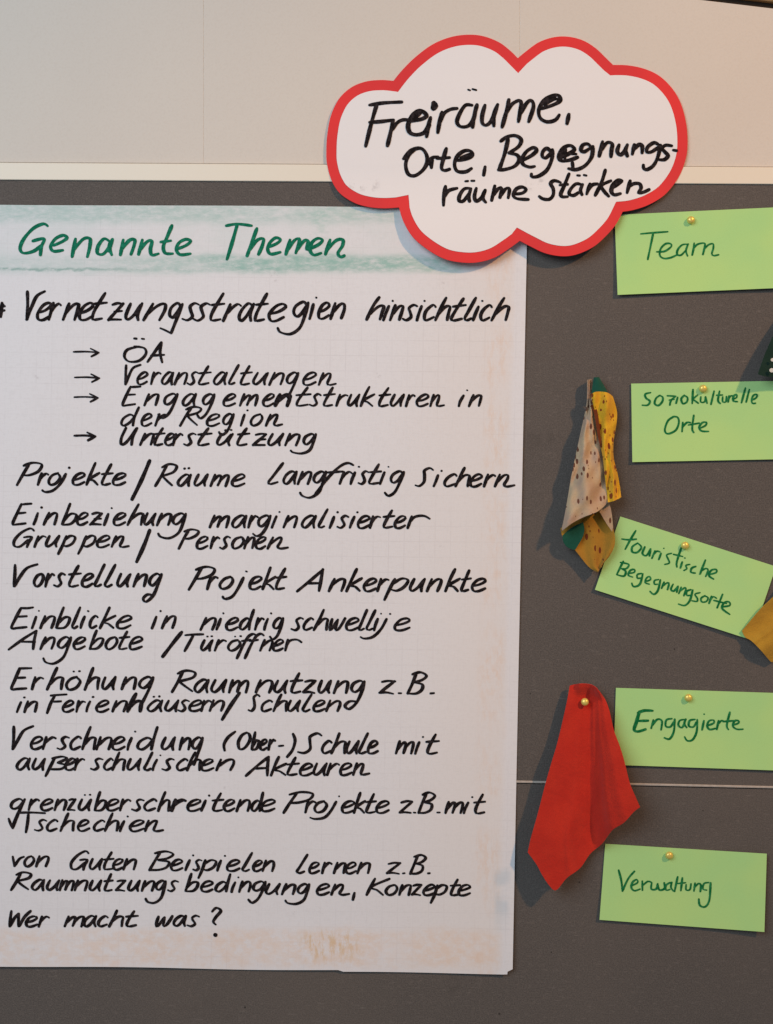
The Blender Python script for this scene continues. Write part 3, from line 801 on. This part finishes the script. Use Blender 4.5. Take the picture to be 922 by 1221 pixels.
CL1 = R(425, 95, 6.147, [
 [(95, 186), (200, 170), (335, 163)], [(150, 180), (110, 320), (68, 488)], [(95, 312), (180, 306), (275, 294)],
 [(270, 295), (250, 390), (228, 485)], [(258, 370), (300, 315), (340, 294), (380, 294)],
 ([(385, 300), (470, 290), (515, 265), (490, 235), (455, 230), (410, 262), (380, 330), (392, 385), (440, 403), (500, 385), (535, 330)], 5), ([(400, 275), (430, 250), (470, 245), (440, 270), (410, 290)], 4.2), [(545, 275), (525, 350), (515, 418)],
 ([(566, 170), (576, 190), (563, 208), (573, 178)], 7.2),
 [(628, 235), (610, 310), (597, 388)], [(608, 320), (640, 250), (690, 217), (740, 210)],
 [(850, 187), (800, 187), (757, 250), (738, 310), (765, 343), (820, 338), (858, 290), (880, 195)], [(885, 182), (865, 260), (852, 348)],
 ([(818, 72), (835, 78)], 3.2), ([(850, 68), (880, 76)], 3.2)]) + R(550, 95, 6.147, [
 [(175, 185), (155, 260), (155, 315), (180, 333), (215, 310), (245, 250), (268, 180)], [(267, 182), (240, 260), (240, 340)],
 [(350, 145), (330, 240), (300, 348)], [(325, 250), (370, 182), (425, 152), (440, 182), (420, 308)], [(430, 255), (480, 172), (515, 152), (530, 200), (495, 308)],
 [(585, 212), (660, 190), (725, 155), (715, 117), (670, 115), (610, 150), (570, 220), (580, 280), (630, 308), (690, 295), (720, 257)], ([(610, 185), (680, 145), (718, 142)], 3.6), ([(622, 168), (690, 125)], 3.2),
 [(790, 252), (776, 322)]])
CL2 = R(425, 95, 6.147, [
 [(345, 580), (400, 520), (470, 502), (510, 540), (520, 600), (490, 660), (430, 703), (380, 690), (362, 620), (385, 550), (425, 515)],
 [(558, 570), (550, 645)], [(530, 595), (560, 570), (600, 566)], ([(530, 600), (548, 638)], 3.6),
 [(660, 502), (635, 590), (625, 650), (650, 665), (685, 655)], [(590, 577), (685, 570)],
 [(740, 592), (820, 575), (853, 550), (835, 522), (790, 522), (740, 560), (720, 620), (740, 670), (800, 675), (845, 650)], ([(760, 570), (835, 542)], 3)]) + R(550, 95, 6.147, [
 [(176, 637), (165, 700)], [(345, 430), (320, 540), (280, 655)],
 [(290, 450), (340, 417), (400, 410), (440, 440), (420, 490), (350, 537)], [(350, 537), (410, 552), (425, 590), (390, 635), (320, 658), (272, 660)],
 [(450, 592), (520, 552), (553, 517), (530, 497), (480, 525), (447, 580), (455, 620), (500, 640), (540, 635)],
 [(660, 530), (630, 502), (600, 525), (595, 560), (620, 573), (655, 540)], [(668, 512), (665, 580), (630, 660), (570, 705), (520, 712), (515, 690)],
 ([(720, 572), (780, 547), (830, 512), (800, 482), (750, 500), (717, 560), (730, 593), (790, 590), (855, 568)], 4.6), ([(742, 515), (730, 580)], 4.2), ([(765, 495), (760, 585)], 3.6), ([(790, 540), (845, 545)], 3.6), [(815, 605), (820, 650)]]) + R(680, 150, 6.586, [
 [(165, 172), (140, 142), (100, 150), (85, 190), (110, 203), (150, 180)], [(178, 160), (170, 240), (120, 310), (50, 343), (-15, 335)],
 [(255, 122), (228, 238)], [(240, 195), (290, 132), (330, 142), (325, 190), (320, 243)],
 [(385, 147), (370, 200), (395, 228), (425, 200), (450, 147)], [(450, 150), (435, 190), (450, 238)],
 [(505, 147), (488, 223)], [(495, 190), (540, 147), (565, 157), (565, 213)],
 ([(700, 152), (660, 132), (610, 165), (602, 205), (640, 203), (690, 170)], 4.2), ([(710, 150), (690, 240), (655, 310), (605, 343), (578, 333), (575, 307)], 4.2),
 [(800, 157), (750, 152), (722, 177), (745, 205), (768, 235), (740, 265), (695, 265)], [(808, 190), (838, 195)]])
CL3 = R(515, 190, 6.586, [
 [(108, 210), (95, 290), (92, 362)], [(95, 300), (130, 247), (200, 226)],
 [(300, 227), (255, 232), (220, 280), (215, 325), (250, 325), (290, 270)], [(308, 228), (290, 290), (297, 330)], ([(262, 172), (285, 170)], 3.2), ([(310, 168), (335, 168)], 3.2),
 [(350, 225), (335, 290), (350, 328), (390, 300), (420, 240)], [(420, 240), (400, 300), (425, 338)],
 [(495, 207), (470, 323)], [(475, 290), (520, 232), (550, 227), (535, 300)], [(535, 290), (580, 232), (610, 232), (600, 303)],
 [(650, 272), (710, 265), (740, 237), (710, 217), (665, 232), (640, 280), (670, 308), (760, 315)]]) + R(640, 190, 6.586, [
 [(190, 182), (140, 167), (110, 190), (130, 230), (130, 280), (100, 313), (50, 310), (20, 290)],
 [(255, 112), (220, 200), (190, 270), (200, 293), (245, 293)], [(180, 202), (245, 196)],
 [(350, 197), (310, 192), (270, 230), (255, 270), (290, 283), (330, 260)], [(362, 195), (345, 240), (357, 278)], ([(318, 125), (340, 127)], 3.2), ([(370, 122), (392, 127)], 3.2),
 [(420, 192), (393, 273)], [(400, 250), (435, 202), (480, 192)],
 [(540, 82), (510, 180), (460, 283)], [(585, 167), (510, 205), (530, 250), (567, 290)],
 ([(600, 220), (650, 187), (670, 167), (640, 162), (600, 200), (587, 250), (610, 278), (660, 268)], 4.6),
 [(735, 167), (710, 263)], [(715, 225), (760, 192), (808, 192), (820, 225), (800, 263), (840, 257), (885, 236)]])
for i, (st, w) in enumerate(((CL1, 4.4), (CL2, 4.4), (CL3, 4.2))):
    ribbons(st, face_d, w, co, 'handwritten_word', M_ink, face, 60 + i, 0.25)

# ------------------------------------------------------------------ green cards
def card(quad, base, curl, label, seed):
    """quad TL, TR, BR, BL in photo pixels"""
    cx = sum(q[0] for q in quad) / 4; cy = sum(q[1] for q in quad) / 4
    org = P(cx, cy, base)
    (ax, ay), (bx, by), (cx2, cy2), (dx, dy) = quad
    ux, uy = bx - ax, by - ay
    vx, vy = dx - ax, dy - ay
    det = ux * vy - uy * vx
    def uv(px, py):
        qx, qy = px - ax, py - ay
        return (qx * vy - qy * vx) / det, (ux * qy - uy * qx) / det
    def dfun(px, py):
        u, v = uv(px, py)
        return base + curl[0] * max(v, 0) ** 2 + curl[1] * max(u - 0.5, 0) ** 2 * 4 + curl[2] * max(0.5 - u, 0) ** 2 * 4
    V, F = [], []
    nu, nv = 28, 14
    for j in range(nv + 1):
        for i in range(nu + 1):
            u, v = i / nu, j / nv
            x = (1 - v) * ((1 - u) * ax + u * bx) + v * ((1 - u) * dx + u * cx2)
            y = (1 - v) * ((1 - u) * ay + u * by) + v * ((1 - u) * dy + u * cy2)
            V.append(P(x, y, dfun(x, y)))
    for j in range(nv):
        for i in range(nu):
            a = j * (nu + 1) + i
            F.append((a, a + nu + 1, a + nu + 2, a + 1))
    o = link('note_card', mesh_from(V, F, org), M_card, org)
    solidify(o, 0.0005)
    tag(o, label, 'note card', 'green note cards on the pin board')
    return o, dfun, org
TEAM = R(755, 265, 7.683, [
 [(70, 106), (180, 96), (320, 86)], [(185, 100), (160, 220), (135, 340)],
 [(215, 270), (290, 265), (350, 222), (345, 197), (300, 196), (255, 240), (245, 300), (280, 330), (340, 325), (400, 300)],
 [(495, 200), (450, 207), (410, 250), (405, 295), (440, 300), (480, 260)], [(505, 198), (485, 260), (500, 308)],
 [(560, 190), (555, 240), (542, 300)], [(550, 245), (590, 202), (655, 192), (655, 230), (640, 295)], [(650, 250), (690, 207), (733, 197), (735, 240), (722, 288), (740, 305), (785, 297)]])
SOZIO = R(750, 455, 5.36, [
 [(140, 70), (105, 80), (110, 105), (135, 125), (120, 150), (85, 150)], [(200, 87), (175, 105), (165, 140), (190, 152), (215, 125), (215, 97), (192, 88)],
 [(245, 90), (300, 93)], [(300, 93), (270, 120), (262, 150)], [(258, 118), (290, 112)], [(312, 100), (302, 138)], [(355, 87), (335, 110), (345, 140), (370, 130), (375, 102), (352, 87)],
 [(410, 50), (405, 140)], [(440, 85), (408, 112)], [(408, 112), (445, 138)], [(460, 97), (460, 130), (485, 128), (490, 97)], [(491, 97), (500, 138)],
 [(545, 60), (525, 145)], [(580, 60), (570, 120), (585, 140)], [(560, 87), (600, 85)], [(600, 97), (600, 128), (620, 128), (624, 95)],
 [(640, 90), (635, 130)], [(637, 112), (650, 92), (664, 90)], [(668, 112), (690, 100), (688, 82), (670, 92), (668, 122), (695, 128)],
 [(745, 40), (720, 135)], [(770, 50), (750, 130)], [(787, 118), (815, 102), (818, 82), (797, 87), (785, 115), (790, 138), (810, 138)],
 [(290, 222), (250, 250), (230, 310), (250, 333), (300, 310), (320, 260), (310, 227), (280, 224)], [(345, 260), (340, 320)], [(342, 292), (370, 262), (395, 262)],
 [(415, 215), (405, 300), (415, 325)], [(380, 277), (450, 265)], [(455, 297), (490, 280), (495, 260), (470, 262), (450, 290), (465, 315), (510, 318)]])
TOUR = R(700, 605, 4.153, [
 [(242, 115), (215, 160), (190, 207)], [(172, 156), (205, 160), (245, 157)], [(252, 176), (225, 195), (225, 220), (250, 222), (270, 197), (252, 177)],
 [(287, 195), (275, 228), (295, 238), (315, 205)], [(316, 205), (310, 240)], [(337, 215), (322, 252)], [(325, 240), (345, 217), (362, 220)], [(367, 227), (356, 258)], [(380, 202), (382, 203)],
 [(420, 227), (395, 235), (402, 255), (408, 275), (385, 282)], [(467, 200), (445, 270), (446, 295)], [(428, 232), (475, 243)], [(472, 270), (463, 300)], [(484, 250), (486, 251)],
 [(510, 282), (490, 287), (495, 303), (480, 312)], [(540, 292), (520, 300), (515, 320), (537, 325)], [(587, 260), (560, 330)], [(565, 315), (590, 302), (600, 312), (588, 342)],
 [(607, 332), (640, 322), (640, 307), (615, 312), (605, 338), (628, 355)],
 [(180, 267), (148, 332)], [(165, 272), (207, 282), (195, 303), (168, 302)], [(168, 302), (192, 316), (183, 340), (148, 333)], [(205, 327), (235, 321), (235, 307), (215, 312), (205, 335), (227, 345)],
 [(270, 327), (250, 332), (250, 350), (266, 350)], [(277, 328), (262, 380), (232, 392), (222, 375)], [(290, 367), (315, 357), (310, 342), (295, 350), (289, 372), (310, 380)],
 [(355, 357), (335, 362), (335, 380), (350, 380)], [(364, 358), (352, 410), (332, 430), (312, 415)], [(382, 370), (370, 400)], [(372, 392), (400, 372), (406, 382), (399, 407)],
 [(427, 380), (416, 405), (430, 414), (450, 392)], [(451, 390), (445, 420)], [(467, 395), (455, 427)], [(458, 417), (485, 397), (490, 407), (480, 437)],
 [(515, 407), (495, 415), (495, 435), (510, 435)], [(524, 408), (510, 460), (485, 485), (453, 478)], [(560, 422), (535, 430), (547, 450), (545, 465), (520, 462)],
 [(585, 437), (565, 450), (570, 468), (592, 465), (600, 447), (583, 438)], [(617, 440), (605, 475)], [(608, 464), (625, 442), (642, 450)], [(672, 430), (645, 497)], [(628, 460), (692, 476)],
 [(670, 492), (708, 485), (703, 467), (680, 472), (670, 500), (708, 530)]])
ENG = R(735, 815, 5.424, [
 ([(237, 176), (180, 175), (140, 190)], 3.4), ([(150, 180), (130, 250), (116, 298), (140, 310), (190, 296)], 3.6), ([(135, 242), (207, 240)], 3.2),
 [(240, 235), (226, 290)], [(232, 272), (265, 232), (295, 242), (290, 300)], [(360, 227), (325, 235), (320, 275), (350, 280), (370, 250)], [(378, 230), (372, 310), (345, 358), (310, 350)],
 [(440, 232), (410, 240), (402, 270), (425, 285), (442, 255)], [(450, 230), (440, 260), (456, 285)], [(510, 232), (475, 240), (470, 275), (500, 280), (516, 250)], [(524, 233), (520, 310), (495, 362), (460, 370), (442, 345)],
 [(567, 240), (555, 300)], [(567, 197), (570, 199)], [(590, 272), (630, 256), (630, 237), (600, 242), (588, 275), (605, 297), (642, 290)], [(662, 240), (650, 297)], [(655, 268), (680, 240), (702, 246)],
 [(735, 185), (715, 270), (726, 298)], [(690, 246), (762, 240)], [(755, 268), (790, 256), (790, 240), (765, 242), (755, 275), (780, 295), (820, 295)]])
VERW = R(690, 980, 3.974, [
 [(190, 228), (203, 280), (208, 328)], [(208, 328), (235, 270), (265, 234)], [(253, 302), (280, 287), (275, 273), (257, 285), (250, 310), (265, 326), (292, 318)],
 [(302, 280), (303, 324)], [(303, 302), (328, 282), (345, 286)], [(347, 288), (345, 318), (368, 318), (375, 293)], [(375, 293), (383, 322), (408, 315), (406, 288)],
 [(435, 287), (415, 300), (415, 323), (433, 320)], [(442, 286), (438, 310), (450, 328)], [(470, 260), (455, 330)], [(492, 265), (485, 326)], [(470, 292), (508, 288)],
 [(510, 297), (510, 322), (528, 320), (533, 293)], [(552, 290), (547, 328)], [(549, 312), (568, 292), (580, 300), (577, 330)], [(618, 287), (595, 292), (590, 318), (608, 323)], [(626, 288), (620, 370), (600, 402), (575, 395), (570, 365)]])
CARDS = [
 ([(733, 256.2), (938, 246.6), (941.5, 342.8), (736.6, 351.6)], 0.0012, (0.0032, 0.002, 0.001), 'light green card reading Team, beside the cloud sign', TEAM, 2.6),
 ([(752.8, 457.4), (956, 453.6), (957, 547), (754.2, 551)], 0.001, (0.0022, 0.001, 0.0012), 'light green card reading soziokulturelle Orte, beside the patterned cloth', SOZIO, 2.7),
 ([(739.8, 615.8), (925.5, 675.5), (896, 763), (709.6, 703.2)], 0.001, (0.003, 0.001, 0.0006), 'tilted light green card reading touristische Begegnungsorte', TOUR, 2.7),
 ([(734.6, 820.2), (938, 826.7), (935, 919), (731.6, 912)], 0.001, (0.0025, 0.001, 0.0006), 'light green card reading Engagierte, right of the red cloth', ENG, 2.8),
 ([(721.8, 1006.2), (914.5, 1018), (911.6, 1111.3), (715, 1096.8)], 0.001, (0.003, 0.0045, 0.0003), 'lowest light green card reading Verwaltung, below the joint strip', VERW, 2.7),
]
dfs = []
for i, (q, b, cu, lab, ink, w) in enumerate(CARDS):
    o, df, org = card(q, b, cu, lab, i)
    ribbons(ink, df, w * 0.84, org, 'handwritten_word', M_pen, o, 80 + i, 0.3, gx=4.5, gy=2.5)
    dfs.append(df)

# ------------------------------------------------------------------ cloths
ro = P(697, 900, 0.01)
def red_depth(u, v):
    u0 = u
    u = max(0.0, min(1.0, u - (0.17 * (v - 0.35)) * math.sin(math.pi * u)))
    xs = [0, 0.16, 0.34, 0.46, 0.53, 0.62, 0.74, 0.86, 1.0]
    ys = [0.56, 0.62, 0.50, 0.22, 0.10, 0.34, 0.72, 0.95, 1.0]
    for a in range(len(xs) - 1):
        if u <= xs[a + 1]:
            t = (u - xs[a]) / (xs[a + 1] - xs[a]); t = 0.35 * t + 0.65 * t * t * (3 - 2 * t)
            p = ys[a] + (ys[a + 1] - ys[a]) * t
            break
    pin = math.exp(-((u - 0.45) / 0.3) ** 2 - (v / 0.12) ** 2)
    cr = 0.0042 * math.exp(-((u - 0.22 - 0.10 * v) / 0.035) ** 2) * sstep(0.6, 0.9, v)
    cr -= 0.003 * math.exp(-((u - 0.36) / 0.05) ** 2) * sstep(0.65, 0.8, v)
    lip = 0.010 * sstep(0.07, 0.0, v) * sstep(0.12, 0.3, u) * sstep(0.92, 0.75, u)
    wv = lip + 0.0012 * math.sin(u * 13 + v * 5) * v + 0.0008 * math.sin(v * 17 + u * 6)
    return 0.006 + 0.034 * (v ** 0.75) * p + 0.006 * (1 - v) * p - 0.004 * pin + cr + wv
me = coons([(679.5, 817.5), (675, 842), (665.2, 884), (657, 912), (650, 937), (641, 972), (633, 1000), (629.5, 1016.5)],
           [(722, 834), (727, 848), (732, 870), (739, 889), (744.5, 907), (751, 933), (758, 950), (763.5, 962.5)],
           [(679.5, 817.5), (690, 815.2), (704, 816.2), (714, 823), (722, 834)],
           [(629.5, 1016.5), (640, 1031), (647, 1044), (656, 1057), (663.5, 1061.5), (676, 1047), (692, 1035), (704, 1018), (718, 1006), (730, 990), (744, 981), (756, 968), (763.5, 962.5)],
           60, 80, red_depth, ro)
red = link('red_cloth', me, M_redcloth, ro)
solidify(red, 0.0012)
tag(red, 'plain red cloth hanging from a pin over the joint strip', 'cloth')

yo = P(705, 550, 0.01)
yel = tag(empty('patterned_cloth', yo), 'rolled yellow cloth with brown specks and a pale reverse side', 'cloth')
def flap_depth(u, v):
    return 0.005 + 0.012 * v + (0.004 + 0.017 * v ** 0.8) * math.sin(math.pi * (0.12 + 0.82 * u)) + 0.0022 * math.sin(v * 15 + u * 5) + 0.0021 * math.sin(u * 14 - v * 7) + 0.0013 * math.sin(v * 33 + u * 9)
stitched = [(704, 470), (709, 489), (714.2, 522), (718.3, 542.5), (721.6, 571), (725, 599)]
me = coons([(700.5, 453), (699.5, 481), (691, 522), (681.6, 567), (674.5, 608), (669.3, 633.6)], [(705, 452)] + stitched,
           [(700.5, 453), (705, 452)], [(669.3, 633.6), (681.6, 624.4), (696, 616.5), (713.5, 609.5), (725, 599)], 30, 60, flap_depth, yo)
o = link('pale_flap', me, M_pale, parent=yel); solidify(o, 0.001)
def fold_depth(u, v):
    return 0.012 + 0.010 * v + 0.009 * math.sin(math.pi * (0.15 + 0.75 * u)) + 0.003 * math.sin(v * 11 + 1.0) + 0.002 * math.sin(v * 26 + u * 8) + 0.0022 * math.sin(u * 12 + v * 9) - 0.004 * sstep(0.6, 1, u)
me = coons(stitched, [(730.8, 472.5), (735.5, 489), (735.5, 503.5), (731.8, 526), (732, 546.5), (737, 567), (741, 592.7)],
           [(704, 470), (712, 467), (724, 468), (730.8, 472.5)], [(725, 599), (733, 597), (741, 592.7)], 18, 50, fold_depth, yo)
o = link('yellow_fold', me, M_yellow, parent=yel); solidify(o, 0.001)
sd = lambda u, v: fold_depth(0, v) + 0.0022
me = coons([(703.5, 484), (708.3, 492), (713.3, 522), (716.3, 534)], [(708, 482), (712.3, 490), (716.4, 520), (718.4, 533)], [(703.5, 484), (708, 482)], [(716.3, 534), (718.4, 533)], 3, 26,
           lambda u, v: 0.0195 + 0.005 * v, yo)
o = link('stitched_edge', me, M_stitch, parent=yel); solidify(o, 0.0006)
me = coons([(708, 450), (706.5, 460), (705.5, 470)], [(714.5, 449.5), (720, 459), (727, 471.5)], [(708, 450), (714.5, 449.5)], [(705.5, 470), (716, 468.5), (727, 471.5)], 10, 10,
           lambda u, v: 0.010 + 0.004 * math.sin(math.pi * u) + 0.004 * v, yo)
o = link('green_tip', me, M_green, parent=yel); solidify(o, 0.001)
def inner_depth(u, v):
    return 0.011 + 0.0022 * math.sin(u * 11 + v * 6) + 0.004 * v - 0.004 * math.sin(math.pi * u) * (1 - 0.4 * v)
me = coons([(668.5, 630), (671.5, 641), (685.7, 655.5), (702, 675.7), (713, 682.5)], [(720, 596), (731.5, 632), (733.2, 649), (727, 663), (718, 673.5)],
           [(668.5, 630), (690, 614), (720, 596)], [(713, 682.5), (718, 673.5)], 24, 30, inner_depth, yo)
o = link('inner_face', me, M_ochre, parent=yel); solidify(o, 0.001)
me = coons([(671, 638.5), (671.5, 645), (676, 652), (684.8, 655.8)], [(695.5, 622.5), (697, 632), (694.5, 641.5), (686.5, 655)], [(671, 638.5), (682, 629), (695.5, 622.5)], [(684.8, 655.8), (686.5, 655)], 12, 12,
           lambda u, v: 0.0148, yo)
o = link('green_patch', me, M_green, parent=yel); solidify(o, 0.0006)
me = coons([(715, 610), (722, 622), (730, 634)], [(726, 597), (729.5, 612), (731.5, 633)], [(715, 610), (726, 597)], [(730, 634), (731.5, 633)], 8, 12,
           lambda u, v: 0.018 - 0.004 * v, yo)
o = link('pale_hem', me, M_pale, parent=yel); solidify(o, 0.0008)

mo = P(930, 740, 0.01)
def must_depth(u, v):
    return 0.008 + 0.003 * v + 0.0035 * math.sin(u * 7 + v * 4) + 0.0025 * math.exp(-((u + v * 0.4 - 0.75) / 0.06) ** 2)
me = coons([(958, 655), (935, 697), (918, 716), (907.5, 726), (885, 752.6)], [(990, 660), (985, 720), (960, 760), (922, 788)],
           [(958, 655), (974, 653), (990, 660)], [(885, 752.6), (889, 760), (896, 764), (907.5, 775.5), (919.6, 789.5), (922, 788)], 36, 40, must_depth, mo)
must = link('mustard_cloth', me, M_mustard, mo); solidify(must, 0.0012)
tag(must, 'mustard yellow cloth corner lying over the lower end of the tilted card', 'cloth')

go = P(930, 425, 0.015)
gd = lambda u, v: 0.012 + 0.010 * v + 0.003 * math.sin(u * 6 + v * 2)
dark = tag(empty('spotted_cloth', go), 'dark green cloth with white spots hanging at the right edge of the photo', 'cloth')
me = coons([(938, 370), (924, 396), (912, 423), (904, 446)], [(985, 372), (990, 410), (984, 452)], [(938, 370), (960, 364), (985, 372)], [(904, 446), (916, 449), (945, 450.5), (984, 452)], 24, 24, gd, go)
o = link('fabric', me, M_black, parent=dark); solidify(o, 0.0012)
V, F = [], []
for (x, y, r) in ((921.5, 429, 2.4), (920.5, 441.5, 3.0), (935, 418, 2.6), (938, 436, 2.7), (951, 428, 2.6), (933, 448, 2.4), (947, 406, 2.5)):
    b0 = len(V)
    for k in range(12):
        a = 2 * math.pi * k / 12
        V.append(P(x + r * math.cos(a), y + r * 0.85 * math.sin(a), 0.0275))
    F.append(tuple(range(b0, b0 + 12)))
link('white_spots', mesh_from(V, F, go, False), M_dot, parent=dark)

# ------------------------------------------------------------------ pins
def lathe(profile, org, n=20):
    """profile (radius, distance in front of the board) turned about the board normal"""
    V, F = [], []
    for r, d in profile:
        r *= 1.12
        for k in range(n):
            a = 2 * math.pi * k / n
            V.append((r * math.cos(a), -d, r * math.sin(a)))
    for j in range(len(profile) - 1):
        for k in range(n):
            a, b = j * n + k, j * n + (k + 1) % n
            F.append((a, b, b + n, a + n))
    F.append(tuple(range(n)))
    F.append(tuple(range((len(profile) - 1) * n, len(profile) * n)))
    me = bpy.data.meshes.new('mesh')
    me.from_pydata(V, [], F)
    me.update()
    bm = bmesh.new(); bm.from_mesh(me)
    bmesh.ops.recalc_face_normals(bm, faces=bm.faces)
    bm.to_mesh(me); bm.free()
    for p in me.polygons: p.use_smooth = True
    return me
HEADP = [(0.0012, 0.0), (0.0026, 0.0004), (0.0041, 0.0012), (0.0043, 0.0022), (0.0041, 0.0034), (0.0034, 0.0047), (0.0022, 0.0055), (0.0009, 0.0058)]
head_me = lathe(HEADP, None)
head_me.materials.append(M_gold)
need_me = lathe([(0.0005, 0.0004), (0.0005, -0.008), (0.0001, -0.010)], None, 8)
need_me.materials.append(M_steel)
PINS = [(823.5, 263, dfs[0](823, 263), 'brass pin holding the card that reads Team'),
        (838, 463.5, dfs[1](838, 463), 'brass pin above the word on the soziokulturelle Orte card'),
        (816.5, 650.5, dfs[2](816, 650), 'brass pin in the tilted card reading touristische Begegnungsorte'),
        (820.5, 832, dfs[3](820, 832), 'brass pin at the top of the Engagierte card'),
        (797.5, 1019.5, dfs[4](797, 1019), 'brass pin in the lowest card, reading Verwaltung'),
        (697.5, 837, 0.0105, 'brass pin through the top of the red cloth')]
for x, y, d, lab in PINS:
    e = empty('push_pin', P(x, y, d + 0.0004))
    for nm, m in (('pin_head', head_me), ('needle', need_me)):
        o = bpy.data.objects.new(nm, m)
        C.objects.link(o)
        o.parent = e
    e.rotation_euler = (math.radians(random.uniform(-12, 4)), 0, math.radians(random.uniform(-14, 6)))
    tag(e, lab, 'pin', 'brass pins on the board')
